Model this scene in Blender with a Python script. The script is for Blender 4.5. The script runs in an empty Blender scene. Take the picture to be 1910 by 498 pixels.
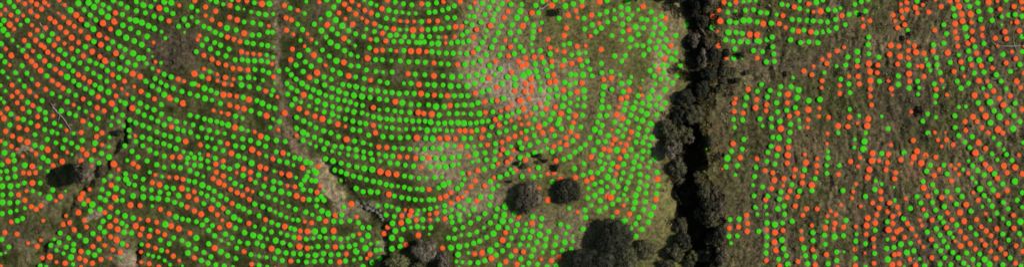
import bpy, math, random
import numpy as np

# ------------------------------------------------------------------ camera, sky, sun, exposure
scene = bpy.context.scene
S = 0.2            # metres on the ground for one pixel of the photograph
HC = 900.0         # height of the camera above the hill
cam_data = bpy.data.cameras.new('camera')
cam = bpy.data.objects.new('camera', cam_data)
scene.collection.objects.link(cam)
cam.location = (0, 0, HC)
cam.rotation_euler = (0, 0, 0)
cam_data.sensor_width = 36.0
cam_data.lens = 36.0 * HC / (1910 * S)
cam_data.clip_start = 1.0
cam_data.clip_end = 6000.0
scene.camera = cam

SUN_EL, SUN_AZ = 40.0, 8.0     # degrees; azimuth measured from +X (right in the photo) towards +Y (up)
world = bpy.data.worlds.new('World')
scene.world = world
world.use_nodes = True
wn = world.node_tree
sky = wn.nodes.new('ShaderNodeTexSky')
sky.sky_type = 'NISHITA'
sky.sun_disc = False
sky.sun_elevation = math.radians(SUN_EL)
sky.sun_rotation = math.radians(90.0 - SUN_AZ)
bg = wn.nodes['Background']
bg.inputs['Strength'].default_value = 0.08
wn.links.new(sky.outputs['Color'], bg.inputs['Color'])

sun_data = bpy.data.lights.new('sun', 'SUN')
sun_data.energy = 4.5
sun_data.angle = math.radians(0.5)
sun_data.color = (1.0, 0.955, 0.89)
sun = bpy.data.objects.new('sun', sun_data)
scene.collection.objects.link(sun)
sun.rotation_euler = (0, math.radians(90.0 - SUN_EL), math.radians(SUN_AZ))
sun.location = (100, 0, 200)

scene.view_settings.view_transform = 'Standard'
scene.view_settings.look = 'None'
scene.view_settings.gamma = 1.0
scene.view_settings.use_curve_mapping = False
scene.view_settings.exposure = 0.0
scene.cycles.filter_width = 1.7

rng = np.random.default_rng(7)
random.seed(7)
COL = scene.collection

# ------------------------------------------------------------------ helpers
def lin(c):
    c = np.asarray(c, float) / 255.0
    return np.where(c <= 0.04045, c / 12.92, ((c + 0.055) / 1.055) ** 2.4)

_perm = np.random.default_rng(3).permutation(4096)
_gx = np.cos(np.random.default_rng(4).random(4096) * 2 * np.pi)
_gy = np.sin(np.random.default_rng(4).random(4096) * 2 * np.pi)

def noise(x, y, seed=0):
    x = np.asarray(x, float); y = np.asarray(y, float)
    xi = np.floor(x).astype(np.int64); yi = np.floor(y).astype(np.int64)
    xf = x - xi; yf = y - yi
    u = xf * xf * xf * (xf * (xf * 6 - 15) + 10)
    v = yf * yf * yf * (yf * (yf * 6 - 15) + 10)
    def g(ix, iy, dx, dy):
        h = _perm[(_perm[(ix + seed * 131) & 4095] + iy) & 4095]
        return _gx[h] * dx + _gy[h] * dy
    a = g(xi, yi, xf, yf); b = g(xi + 1, yi, xf - 1, yf)
    c = g(xi, yi + 1, xf, yf - 1); d = g(xi + 1, yi + 1, xf - 1, yf - 1)
    return ((a + u * (b - a)) + v * ((c + u * (d - c)) - (a + u * (b - a)))) * 1.5

def fbm(x, y, scale, octaves=4, seed=0, gain=0.5):
    r = 0.0; amp = 1.0; f = 1.0 / scale
    for o in range(octaves):
        r = r + amp * noise(x * f, y * f, seed + o * 7)
        amp *= gain; f *= 2.03
    return r

def smooth(e0, e1, x):
    t = np.clip((x - e0) / (e1 - e0), 0.0, 1.0)
    return t * t * (3 - 2 * t)

def poly_dist(x, y, pts):
    """distance to a polyline and signed side (positive = right of its direction)"""
    best = np.full(np.shape(x), 1e9); side = np.zeros(np.shape(x))
    for (ax, ay), (bx, by) in zip(pts[:-1], pts[1:]):
        dx, dy = bx - ax, by - ay
        L = dx * dx + dy * dy
        t = np.clip(((x - ax) * dx + (y - ay) * dy) / L, 0, 1)
        px, py = x - ax - t * dx, y - ay - t * dy
        d = np.hypot(px, py)
        s = dx * py - dy * px
        m = d < best
        best = np.where(m, d, best); side = np.where(m, -np.sign(s), side)
    return best, side

# plan coordinates: pixel of the photograph -> metres, before the terrain height is known
def flat(px, py):
    return (np.asarray(px, float) - 955.0) * S, (249.0 - np.asarray(py, float)) * S

GULLY = [flat(*p) for p in [(1292, -160), (1290, 0), (1303, 50), (1292, 95), (1306, 135), (1296, 180), (1276, 222), (1290, 262), (1286, 310), (1279, 350), (1288, 395), (1297, 430), (1304, 462), (1296, 520), (1290, 660)]]
CREASE = [flat(*p) for p in [(230, 235), (222, 262), (190, 315), (150, 352), (118, 385), (100, 425), (72, 462), (55, 500), (30, 600)]]
DITCH = [flat(*p) for p in [(606, 306), (630, 338), (655, 372), (685, 398), (708, 415), (716, 445), (720, 500), (722, 600)]]
TRACK = [flat(*p) for p in [(517, -60), (517, 0), (519, 60), (517, 120), (522, 170), (530, 210), (540, 250), (556, 282), (585, 300), (606, 330)]]
TRACK2 = [flat(*p) for p in [(330, 45), (300, 78), (262, 125), (225, 175), (195, 225), (176, 262)]]
TERRACES = [(960, 278, 1005, 300), (1000, 298, 1030, 292)]

def macro(x, y):
    """the lie of the land"""
    u = x / S + 955.0
    z = np.interp(u, [-2500, -400, 0, 500, 950, 1130, 1235, 1400, 1700, 1910, 2400, 4500],
                  [-40, -16, -9.0, -2.0, 4.0, 4.5, 2.8, 0.8, 2.6, 5.0, 9, 40])
    z = z + 2.2 * np.sin((u - 120) / 210.0) * np.exp(-((u - 500) / 520.0) ** 2) * np.tanh(y / 55.0)
    z = z + 0.03 * np.clip(y, -300, 300)
    dg, sg = poly_dist(x, y, GULLY)
    wall = np.where(sg > 0, 5.0, 5.0) * (1 + 0.6 * noise(x / 7, y / 7, 200))
    deep_ = 2.4 + 6.0 * smooth(12.0, -5.0, y)
    z = z - deep_ * np.exp(-(dg / wall) ** 4 * 1.0) - 1.5 * np.exp(-(dg / 20.0) ** 2)
    return z

def rough(x, y):
    """0 smooth pasture .. 1 rough scrubby ground"""
    u = x / S + 955.0; v = 249.0 - y / S
    r = 0.34 + 0.58 * smooth(1290, 1330, u)
    r = np.maximum(r, 0.9 * np.exp(-(((u - 330) / 55) ** 2 + ((v - 95) / 42) ** 2)))
    r = np.maximum(r, 0.8 * np.exp(-(((u - 80) / 80) ** 2 + ((v - 440) / 60) ** 2)))
    r = np.maximum(r, 0.55 * np.exp(-(((u - 985) / 90) ** 2 + ((v - 300) / 30) ** 2)))
    dg, _ = poly_dist(x, y, GULLY)
    return np.maximum(r, np.exp(-(dg / 9) ** 2))

def height(x, y):
    x = np.asarray(x, float); y = np.asarray(y, float)
    z = macro(x, y)
    r = rough(x, y)
    u = x / S + 955.0
    near = np.exp(-(np.hypot(x, y) / 420.0) ** 4)
    right = smooth(1330, 1420, u)
    wx = x + 1.5 * fbm(x, y, 9, 2, 50); wy = y + 1.5 * fbm(x, y, 9, 2, 60)
    z = z + near * (0.8 * fbm(x, y, 22, 3, 10) + (0.15 + 0.38 * r) * fbm(wx, wy, 3.4, 4, 20, 0.55))
    # stock tracks running up and down the right-hand hill
    z = z + near * right * 0.28 * fbm(wx + 3.0 * np.sin(wy / 14.0), wy / 3.5, 1.9, 3, 30)
    dc, _ = poly_dist(x, y, CREASE)
    cw = 1.0 + 0.8 * np.abs(noise(x / 6, y / 6, 75))
    dcw, _ = poly_dist(x + 1.6 * fbm(x, y, 6, 3, 76), y + 1.6 * fbm(x, y, 6, 3, 77), CREASE)
    z = z - 2.3 * np.exp(-(dcw / cw) ** 2) * 0.7 * smooth(-0.25, 0.35, noise(x / 4.5, y / 4.5, 70)) - 0.6 * np.exp(-(dc / 3.5) ** 2)
    dd, sd = poly_dist(x, y, DITCH)
    z = z - 1.7 * np.exp(-(dd / np.where(sd > 0, 1.3, 2.6)) ** 2)
    dt, _ = poly_dist(x, y, TRACK)
    z = z - 0.25 * np.exp(-(dt / 1.3) ** 2)
    for (ax, ay, bx, by) in TERRACES:
        d, s = poly_dist(x, y, [flat(ax, ay), flat(bx, by)])
        z = z - 0.9 * np.exp(-(d / 1.1) ** 2)
    cx, cy = flat(249, 480)
    z = z - 1.8 * np.exp(-(((x - cx) / 1.1) ** 2 + ((y - cy) / 4.0) ** 2))
    return z

def at(px, py, lift=0.0):
    """ground point that the photograph shows at this pixel"""
    x0, y0 = flat(px, py)
    z = macro(x0, y0)
    for _ in range(3):
        k = (HC - z) / HC
        z = height(x0 * k, y0 * k)
    k = (HC - z - lift) / HC
    return x0 * k, y0 * k, z

def atm(px, py):
    x0, y0 = flat(px, py)
    z = macro(x0, y0)
    for _ in range(3):
        k = (HC - z) / HC
        z = macro(x0 * k, y0 * k)
    k = (HC - z) / HC
    return x0 * k, y0 * k

def mesh_obj(name, verts, faces, material, parent=None, smooth_shade=False, colors=None, loops=None):
    me = bpy.data.meshes.new(name)
    verts = np.ascontiguousarray(verts, np.float32)
    faces = np.asarray(faces, np.int32)
    n = faces.shape[1]
    me.vertices.add(len(verts)); me.vertices.foreach_set('co', verts.ravel())
    me.loops.add(faces.size); me.loops.foreach_set('vertex_index', faces.ravel())
    me.polygons.add(len(faces))
    me.polygons.foreach_set('loop_start', np.arange(0, faces.size, n, dtype=np.int32))
    if smooth_shade:
        me.polygons.foreach_set('use_smooth', np.ones(len(faces), bool))
    if colors is not None:
        a = me.color_attributes.new('tint', 'FLOAT_COLOR', 'POINT')
        c = np.ones((len(verts), 4), np.float32); c[:, :3] = colors
        a.data.foreach_set('color', c.ravel())
    me.materials.append(material)
    me.update(); me.validate()
    o = bpy.data.objects.new(name, me)
    COL.objects.link(o)
    if parent is not None:
        o.parent = parent
    return o

def tag(o, label, category, group=None, kind=None):
    o['label'] = label; o['category'] = category
    if group: o['group'] = group
    if kind: o['kind'] = kind
    return o

def empty(name, loc):
    o = bpy.data.objects.new(name, None)
    COL.objects.link(o); o.location = loc
    o.empty_display_size = 0.5
    return o

# ------------------------------------------------------------------ materials
def new_mat(name, rough_=0.9):
    m = bpy.data.materials.new(name); m.use_nodes = True
    b = m.node_tree.nodes['Principled BSDF']
    b.inputs['Roughness'].default_value = rough_
    b.inputs['Specular IOR Level'].default_value = 0.2
    return m, m.node_tree, b

def ground_material():
    m, t, b = new_mat('hill_ground', 0.95)
    b.inputs['Specular IOR Level'].default_value = 0.05
    at_ = t.nodes.new('ShaderNodeAttribute'); at_.attribute_name = 'tint'
    co = t.nodes.new('ShaderNodeTexCoord')
    n1 = t.nodes.new('ShaderNodeTexNoise'); n1.inputs['Scale'].default_value = 0.75; n1.inputs['Detail'].default_value = 6; n1.inputs['Roughness'].default_value = 0.65
    n2 = t.nodes.new('ShaderNodeTexNoise'); n2.inputs['Scale'].default_value = 0.35; n2.inputs['Detail'].default_value = 4
    t.links.new(co.outputs['Object'], n1.inputs['Vector']); t.links.new(co.outputs['Object'], n2.inputs['Vector'])
    r1 = t.nodes.new('ShaderNodeMapRange'); r1.inputs[1].default_value = 0.3; r1.inputs[2].default_value = 0.7; r1.inputs[3].default_value = 0.42; r1.inputs[4].default_value = 1.68
    t.links.new(n1.outputs['Fac'], r1.inputs[0])
    mx = t.nodes.new('ShaderNodeMix'); mx.data_type = 'RGBA'; mx.blend_type = 'MULTIPLY'; mx.inputs[0].default_value = 1.0
    t.links.new(at_.outputs['Color'], mx.inputs[6]); t.links.new(r1.outputs[0], mx.inputs[7])
    rp = t.nodes.new('ShaderNodeValToRGB')
    rp.color_ramp.elements[0].position = 0.35; rp.color_ramp.elements[0].color = (0.86, 1.05, 0.80, 1)
    rp.color_ramp.elements[1].position = 0.68; rp.color_ramp.elements[1].color = (1.14, 0.98, 1.06, 1)
    t.links.new(n2.outputs['Fac'], rp.inputs['Fac'])
    m2 = t.nodes.new('ShaderNodeMix'); m2.data_type = 'RGBA'; m2.blend_type = 'MULTIPLY'; m2.inputs[0].default_value = 1.0
    t.links.new(mx.outputs[2], m2.inputs[6]); t.links.new(rp.outputs['Color'], m2.inputs[7])
    t.links.new(m2.outputs[2], b.inputs['Base Color'])
    bp = t.nodes.new('ShaderNodeBump'); bp.inputs['Strength'].default_value = 0.5; bp.inputs['Distance'].default_value = 0.25
    t.links.new(n1.outputs['Fac'], bp.inputs['Height']); t.links.new(bp.outputs['Normal'], b.inputs['Normal'])
    return m

def leaf_material(name, dark, light, spec=0.15):
    m, t, b = new_mat(name, 0.75)
    b.inputs['Specular IOR Level'].default_value = spec
    g = t.nodes.new('ShaderNodeNewGeometry')
    rp = t.nodes.new('ShaderNodeValToRGB')
    rp.color_ramp.elements[0].color = (*dark, 1); rp.color_ramp.elements[1].color = (*light, 1)
    t.links.new(g.outputs['Random Per Island'], rp.inputs['Fac'])
    t.links.new(rp.outputs['Color'], b.inputs['Base Color'])
    return m

def tint_material(name, rough_=0.9):
    m, t, b = new_mat(name, rough_)
    b.inputs['Specular IOR Level'].default_value = 0.05
    a = t.nodes.new('ShaderNodeAttribute'); a.attribute_name = 'tint'
    t.links.new(a.outputs['Color'], b.inputs['Base Color'])
    return m

def mottled(name, c0, c1, scale, rough_=0.85):
    m, t, b = new_mat(name, rough_)
    co = t.nodes.new('ShaderNodeTexCoord')
    n = t.nodes.new('ShaderNodeTexNoise'); n.inputs['Scale'].default_value = scale; n.inputs['Detail'].default_value = 5
    t.links.new(co.outputs['Object'], n.inputs['Vector'])
    rp = t.nodes.new('ShaderNodeValToRGB')
    rp.color_ramp.elements[0].position = 0.35; rp.color_ramp.elements[0].color = (*c0, 1)
    rp.color_ramp.elements[1].position = 0.68; rp.color_ramp.elements[1].color = (*c1, 1)
    t.links.new(n.outputs['Fac'], rp.inputs['Fac']); t.links.new(rp.outputs['Color'], b.inputs['Base Color'])
    bp = t.nodes.new('ShaderNodeBump'); bp.inputs['Strength'].default_value = 0.4; bp.inputs['Distance'].default_value = 0.05
    t.links.new(n.outputs['Fac'], bp.inputs['Height']); t.links.new(bp.outputs['Normal'], b.inputs['Normal'])
    return m

M_GROUND = ground_material()
M_TUFT = tint_material('grass_blades')
M_LEAF = {
    'dark': leaf_material('dark_evergreen_leaves', (0.020, 0.022, 0.013), (0.044, 0.044, 0.026)),
    'olive': leaf_material('olive_leaves', (0.036, 0.038, 0.018), (0.125, 0.118, 0.060)),
    'green': leaf_material('mid_green_leaves', (0.060, 0.068, 0.022), (0.20, 0.195, 0.080)),
    'grey': leaf_material('grey_twiggy_leaves', (0.048, 0.040, 0.026), (0.205, 0.172, 0.118)),
    'brown': leaf_material('brown_twiggy_leaves', (0.032, 0.027, 0.016), (0.150, 0.126, 0.082)),
}
M_BARK = mottled('bark', (0.05, 0.04, 0.03), (0.13, 0.11, 0.09), 2.5)
M_DEAD = mottled('bleached_dead_wood', (0.17, 0.145, 0.11), (0.33, 0.29, 0.235), 3.0)
M_ROCK = mottled('pale_rock', (0.09, 0.082, 0.064), (0.26, 0.235, 0.19), 1.6)
M_GREEN = mottled('green_marker_plastic', (0.046, 0.55, 0.010), (0.052, 0.595, 0.012), 0.6, 0.6)
M_ORANGE = mottled('orange_marker_plastic', (0.79, 0.100, 0.020), (0.85, 0.112, 0.023), 0.6, 0.6)
for m_ in (M_GREEN, M_ORANGE):
    m_.node_tree.nodes['Principled BSDF'].inputs['Specular IOR Level'].default_value = 0.05

DOTS = {
    'Gl': '''6,57 131,20 146,7 165,6 175,14 189,23 201,32 229,48 221,62 235,71 174,55 175,78 306,4 319,6 267,10 253,39 264,43 277,49 288,54 274,69 250,77 264,84 248,100 259,109 423,53 502,8
613,27 626,38 599,58 638,49 616,80 629,87 558,104 627,114 817,82 970,22 1054,12 1171,3 964,34 1171,18 1185,51 1176,74 1360,41 1386,39 1397,39 1358,61 1522,5 1525,80 1599,97 1800,53
1826,113 223,128 125,144 187,165 171,173 202,172 233,193 306,177 425,233 381,165 382,184 450,159 634,137 563,156 595,173 664,162 632,170 660,178 675,180 592,189 489,193 606,195
660,209 620,213 708,220 565,247 843,144 810,159 840,161 871,161 750,192 813,199 819,215 894,212 803,228 854,229 865,230 797,243 986,135 976,141 960,147 1087,140 1126,162 1089,169
1052,183 1049,198 1122,201 1181,202 1109,242 1240,168 1211,183 1206,213 1198,225 1213,231 1489,168 1487,183 1508,188 1529,186 1454,226 1846,191 1864,218 1847,229 1889,240 8,285
46,308 4,347 19,347 91,368 177,267 203,293 235,334 216,351 4,377 172,381 332,260 267,351 333,364 248,365 267,367 295,370 377,345 469,304 498,257 571,302 589,322 509,352 524,357
621,300 679,314 694,316 691,357 807,259 887,287 827,295 831,311 827,344 1150,280 1133,330 1121,356 1185,364 1184,377 1216,257 1356,295 1453,257 1612,264 1610,278 1893,338 1827,352
233,402 160,448 132,479 328,404 436,405 308,418 456,433 472,438 366,443 351,455 412,469 350,471 600,393 612,398 587,431 604,429 686,439 485,441 514,448 681,462 518,468 664,468
588,475 942,385 940,400 762,411 937,412 732,416 929,423 737,430 920,435 731,443 731,463 841,461 856,459 914,466 854,474 1161,414 1006,437 1053,451 1213,400 1445,418 1458,447
1469,492 1499,462 1556,441 1655,483 1903,413 1680,455 1691,470 1836,483 1845,492''',
    'Gm': '''17,4 1,11 26,13 33,23 7,39 14,66 51,39 2,82 42,95 53,86 1,105 9,116 41,123 78,68 97,64 91,76 73,106 92,123 111,94 121,102 117,119 136,111 149,118 128,124 145,96 159,88 157,19
168,29 181,3 192,10 203,16 211,2 225,8 228,28 237,15 242,37 162,47 179,38 210,79 223,87 202,91 233,93 227,107 167,114 179,119 190,123 210,120 238,117 254,4 281,13 310,19 254,21
271,25 322,26 287,31 300,35 243,54 258,62 267,109 252,122 357,14 343,37 333,50 350,48 368,42 380,50 390,54 401,61 412,66 385,74 377,85 366,97 400,80 392,92 406,100 411,85 421,105
427,92 403,4 443,16 474,6 455,42 471,43 440,57 470,66 460,80 472,82 438,112 451,112 462,114 474,114 482,26 609,1 631,2 541,16 495,28 622,14 691,7 704,29 486,46 555,46 586,46 564,56
483,66 499,61 508,61 619,55 650,58 663,64 629,64 608,70 642,95 654,102 698,60 678,69 702,75 689,90 488,84 499,86 601,94 574,94 614,105 487,114 499,116 596,113 569,116 552,122
580,124 654,123 668,124 700,112 713,112 720,35 737,5 752,8 768,10 798,9 814,6 725,20 738,23 800,24 811,23 825,20 836,17 847,12 899,7 912,14 919,3 928,18 936,8 953,9 904,28 884,32
834,34 848,34 919,38 897,42 880,47 935,49 955,47 720,53 786,41 798,56 811,55 823,54 837,52 871,60 862,66 929,62 951,62 727,67 739,66 754,69 770,68 786,69 801,69 922,76 734,78
748,78 762,79 776,80 783,80 791,79 805,82 841,81 853,79 863,80 874,77 899,80 753,95 805,97 818,99 832,100 845,100 870,101 891,92 917,89 937,90 907,102 932,103 746,114 762,116
778,116 793,117 822,119 836,120 867,121 882,118 896,113 913,123 973,9 1012,4 1035,1 999,11 1004,25 1069,8 1085,3 1132,2 981,36 1042,35 995,48 968,60 994,60 993,71 961,76 970,88
976,96 1008,95 959,101 1026,101 998,120 1014,117 1029,124 1062,82 1066,103 1079,100 1052,113 1095,115 1085,123 1121,119 1089,35 1104,47 1090,55 1111,60 1121,53 1118,28 1131,23
1133,42 1146,36 1158,14 1159,28 1172,36 1161,46 1161,60 1190,65 1187,85 1141,67 1146,105 1166,104 1159,115 1196,36 1214,23 1206,38 1221,37 1234,31 1232,46 1200,53 1220,52 1239,54
1217,65 1233,63 1260,67 1211,78 1228,78 1242,75 1199,86 1210,93 1223,90 1238,89 1246,97 1260,99 1200,103 1231,102 1252,110 1236,122 1269,123 1280,47 1324,6 1328,52 1361,9 1357,24
1390,20 1405,19 1418,24 1430,25 1372,43 1412,42 1372,61 1384,63 1353,75 1367,78 1380,79 1394,79 1411,77 1416,78 1430,75 1370,92 1405,95 1422,97 1368,109 1429,116 1534,1 1458,9
1491,17 1544,19 1557,20 1594,9 1606,4 1583,28 1597,25 1614,22 1477,37 1490,38 1505,39 1516,40 1530,41 1543,42 1558,37 1438,44 1576,47 1478,57 1499,57 1522,62 1535,60 1546,58
1559,53 1440,70 1474,75 1493,80 1508,79 1441,88 1443,101 1444,115 1620,70 1619,84 1620,101 1599,114 1581,107 1577,122 1639,107 1710,3 1803,1 1823,6 1778,17 1808,13 1825,22 1847,20
1876,1 1780,30 1829,37 1850,39 1881,29 1893,28 1906,31 1760,47 1765,64 1803,69 1906,69 1760,81 1741,84 1835,82 1818,88 1806,96 1746,108 1809,111 1847,111 1870,102 1906,97 1772,117
1747,122 1731,122 1695,122 1902,121 5,134 29,136 50,137 87,142 45,161 51,191 78,188 136,133 162,129 174,137 200,132 235,132 186,144 137,152 199,152 221,145 147,159 177,159 159,166
128,170 141,178 97,175 125,190 193,188 167,193 216,205 73,204 54,209 84,210 20,213 114,207 129,212 141,216 183,221 228,215 43,223 85,223 57,229 18,233 101,230 168,232 83,242
180,240 97,246 65,251 242,224 241,243 475,130 306,139 289,147 319,144 272,152 300,154 310,160 284,161 296,168 323,165 339,171 276,178 329,187 248,184 261,193 301,195 274,200
287,205 257,208 269,215 301,213 282,220 294,226 316,222 253,229 266,234 278,239 306,233 329,227 292,246 306,252 331,241 342,244 355,247 360,233 369,255 376,239 354,215 368,218
381,222 392,225 404,227 414,230 450,240 390,243 405,247 376,143 358,157 363,157 393,169 404,174 354,175 368,179 411,193 448,146 463,145 465,162 453,182 468,207 439,217 479,188
490,132 501,136 520,133 536,130 565,134 543,140 620,131 552,148 590,152 604,144 618,148 683,131 701,134 663,144 679,147 708,152 482,165 509,169 535,156 543,164 573,163 554,170
536,176 584,168 605,159 619,165 607,178 639,158 651,160 677,166 691,168 704,170 718,172 645,175 579,181 618,182 630,186 642,188 690,182 707,185 550,185 653,191 664,195 676,197
501,199 513,202 544,196 620,199 632,203 647,205 604,209 675,211 644,222 696,218 484,212 521,227 553,219 566,226 614,227 578,231 658,226 671,229 682,231 589,238 553,239 658,242
671,244 603,244 573,251 617,248 687,252 731,135 774,139 792,140 826,142 859,143 874,143 889,140 902,133 933,129 946,144 899,149 722,155 766,156 797,158 826,159 855,161 885,156
936,156 911,168 899,172 731,173 744,175 758,174 772,175 797,178 822,179 847,179 860,179 872,179 721,187 766,195 781,196 799,196 828,199 852,197 866,196 880,196 891,192 918,188
939,184 722,205 736,207 748,209 764,210 837,212 852,212 878,213 919,209 933,219 946,217 721,222 731,223 745,224 757,224 769,226 781,226 793,226 817,230 829,230 841,229 877,230
888,229 899,227 910,226 917,237 731,239 810,243 889,243 931,247 944,244 912,253 1100,130 1019,131 1000,133 1003,144 1022,142 1064,139 1073,140 1104,142 1122,136 1140,134 1159,156
1173,154 1053,154 1062,159 1073,155 961,159 1141,167 1008,168 1025,168 1037,166 1162,171 1124,176 1190,179 1063,175 1023,182 1039,179 1090,183 1123,188 1020,193 1063,192 1167,193
1089,198 1135,200 998,202 1164,205 1061,207 1196,207 967,208 1011,213 1031,212 1176,215 1086,215 1118,216 1131,216 1187,222 997,222 1026,223 1043,223 1040,231 1114,228 1146,228
1171,228 1016,231 1123,234 960,238 1066,238 1083,237 1047,240 981,244 1152,245 1191,239 1119,247 1134,253 1198,193 996,253 1034,253 1212,132 1238,136 1262,142 1220,142 1232,148
1254,155 1216,170 1229,183 1241,192 1210,197 1223,196 1233,203 1224,215 1207,243 1420,158 1412,171 1392,182 1431,181 1389,197 1368,223 1385,224 1417,222 1436,169 1438,221 1568,148
1583,157 1640,152 1456,162 1475,162 1453,176 1585,173 1448,192 1483,201 1585,204 1467,206 1450,209 1474,232 1439,237 1656,240 1473,247 1615,248 1675,142 1675,158 1753,136 1817,137
1835,135 1858,140 1884,134 1711,152 1742,157 1785,152 1867,152 1806,156 1846,161 1695,165 1792,165 1745,179 1824,192 1893,193 1880,206 1854,207 1781,216 1891,216 1730,213 1721,226
1902,227 1781,238 1730,248 1788,253 88,260 9,268 104,266 121,261 133,267 153,262 65,271 78,275 117,276 144,275 24,289 80,294 26,299 89,300 4,307 12,319 27,315 14,332 28,329 45,341
75,341 33,346 5,363 20,362 98,354 233,272 189,286 170,298 184,304 194,336 220,333 234,324 190,353 202,361 229,357 186,368 196,373 217,373 228,373 18,378 33,377 265,256 253,264
279,259 318,255 292,265 305,268 266,272 316,272 328,277 246,282 279,280 291,286 306,291 257,293 274,300 350,295 362,294 374,296 387,300 401,295 362,308 374,309 354,318 292,307
306,312 323,310 336,313 367,324 416,311 428,315 252,329 267,334 240,342 251,345 282,354 310,349 323,351 298,358 314,361 283,369 312,372 325,377 352,337 363,339 389,350 399,356
375,360 386,365 397,372 411,365 422,371 385,257 410,265 387,273 401,277 416,281 435,255 452,259 439,272 453,275 467,262 444,291 456,295 442,309 453,327 438,342 476,340 515,262
532,264 482,267 495,273 515,283 521,300 535,303 549,294 559,296 579,304 482,326 510,338 522,341 585,317 572,329 567,336 581,336 588,337 561,344 565,353 579,355 492,347 539,361
487,361 500,367 513,372 576,372 591,372 599,366 604,373 565,262 586,256 598,262 610,267 624,273 604,278 637,274 650,277 664,279 678,283 691,286 631,255 661,263 677,266 714,255
719,291 664,292 678,294 694,298 607,296 636,304 650,308 665,311 625,317 636,320 646,324 659,328 671,331 683,335 696,338 708,340 720,344 664,351 677,357 704,358 730,256 746,257
761,256 794,258 865,258 878,258 924,268 735,276 750,277 764,278 792,278 807,276 820,277 833,271 871,273 904,285 923,283 946,285 732,291 787,295 812,295 843,294 856,292 907,298
922,298 727,304 741,305 756,308 771,310 803,311 818,310 844,308 903,315 919,310 754,328 766,330 781,332 811,331 862,323 914,338 932,330 945,325 730,346 754,349 764,352 787,353
818,350 837,340 853,351 861,344 919,352 735,365 749,368 762,370 774,372 800,372 809,372 874,373 896,367 915,367 1100,257 1161,254 969,266 1003,265 1018,262 1068,263 1115,265
1129,264 1186,265 988,271 1091,270 973,276 997,285 1044,278 1030,283 1082,277 1072,284 1107,280 1177,279 985,289 1062,292 1051,297 1121,289 1168,291 1187,291 970,294 1118,301
1182,302 1142,305 1163,306 1089,305 1192,310 1004,313 1071,314 1122,315 1180,315 1138,317 1101,321 1115,322 1162,322 1087,326 974,329 995,330 1176,329 1030,339 1121,339 1144,338
1171,340 1193,339 1109,343 1152,348 1191,352 1167,352 1143,358 1109,364 1096,369 1153,372 1119,374 1193,325 1189,251 1203,256 1198,266 1211,271 1199,282 1211,284 1198,296 1221,296
1225,321 1207,330 1206,346 1227,346 1204,360 1224,361 1203,376 1387,260 1364,282 1384,278 1354,311 1375,309 1410,312 1407,329 1422,348 1406,365 1432,284 1430,301 1432,365 1441,256
1471,263 1438,273 1449,290 1445,306 1544,294 1542,308 1565,308 1542,323 1500,317 1520,333 1477,344 1491,356 1456,358 1453,371 1514,355 1572,355 1614,366 1644,286 1631,353 1813,255
1799,265 1809,275 1863,269 1877,288 1887,299 1686,285 1850,287 1830,296 1814,309 1735,308 1760,308 1823,318 1835,326 1854,324 1728,319 1766,324 1845,342 1870,343 1721,338 1739,344
1746,357 1766,357 1786,354 1794,366 1852,354 1835,364 1906,359 1710,366 1739,377 1897,373 1717,378 19,395 4,398 32,411 42,407 156,380 168,393 186,390 219,395 204,404 192,412
227,416 186,424 173,435 194,432 231,433 148,439 112,434 128,443 110,452 95,457 137,455 123,460 136,466 164,470 185,466 228,454 176,475 3,446 16,460 75,495 338,381 380,379 407,381
444,384 454,389 465,395 475,380 248,406 340,408 351,410 425,395 385,410 447,410 366,413 377,419 396,420 389,429 439,425 245,434 324,443 299,447 339,448 400,439 420,436 433,443
447,450 315,454 365,463 389,454 462,453 479,453 301,466 441,462 380,470 424,476 468,474 393,478 440,481 375,485 388,490 402,493 418,495 490,385 503,390 551,390 590,384 570,395
641,385 637,400 483,402 523,400 595,407 506,414 556,410 518,419 622,412 636,413 652,411 668,415 492,427 542,425 549,427 506,432 676,424 688,424 658,439 535,438 548,442 596,441
571,445 622,443 635,445 675,447 527,452 541,456 490,458 662,456 593,459 610,459 637,460 651,459 701,466 533,471 547,472 560,473 574,476 603,472 617,474 631,474 512,481 526,485
571,488 586,487 600,485 616,487 644,486 708,481 694,489 677,496 483,494 913,382 721,383 742,390 856,384 829,383 802,389 927,389 883,390 829,394 904,398 720,400 735,403 855,400
924,403 841,404 892,407 788,409 857,410 952,411 843,414 877,415 914,415 778,422 803,424 863,424 946,424 752,427 848,427 889,432 875,437 907,442 748,446 836,443 847,444 954,443
894,449 883,453 870,457 926,456 948,457 746,459 937,467 925,475 953,477 904,485 876,489 891,489 932,494 1142,380 1129,387 1091,391 1117,393 1181,389 1092,405 993,404 1010,407
959,398 1191,405 1166,411 1185,417 1045,418 965,418 1008,421 1059,422 1087,427 961,430 979,429 992,431 1023,431 1186,440 1037,442 975,443 988,442 1018,445 1001,451 970,456 1016,458
1035,456 1065,464 995,465 1048,466 1031,470 991,477 971,482 986,490 1002,492 1037,495 1020,496 1197,427 1219,386 1200,391 1209,414 1409,386 1361,409 1378,408 1430,415 1359,440
1375,439 1415,431 1430,441 1429,457 1428,471 1450,389 1462,384 1463,399 1459,415 1477,412 1461,463 1466,476 1452,483 1516,433 1516,448 1502,476 1519,478 1506,491 1537,438 1539,455
1544,491 1560,469 1560,485 1573,439 1578,410 1596,449 1595,481 1614,454 1632,429 1631,472 1655,413 1653,463 1667,461 1698,388 1761,385 1783,380 1745,391 1727,401 1811,393 1850,384
1871,377 1880,389 1859,397 1685,407 1753,405 1759,414 1784,419 1881,416 1746,426 1810,424 1729,432 1753,438 1771,434 1760,449 1820,436 1901,435 1870,436 1881,447 1698,453 1704,467
1745,458 1767,460 1754,467 1762,480 1777,470 1787,480 1802,471 1814,483 1827,473 1884,480 1753,492 1773,493 1797,490 1825,493 1870,493 1724,495 1904,496''',
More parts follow.
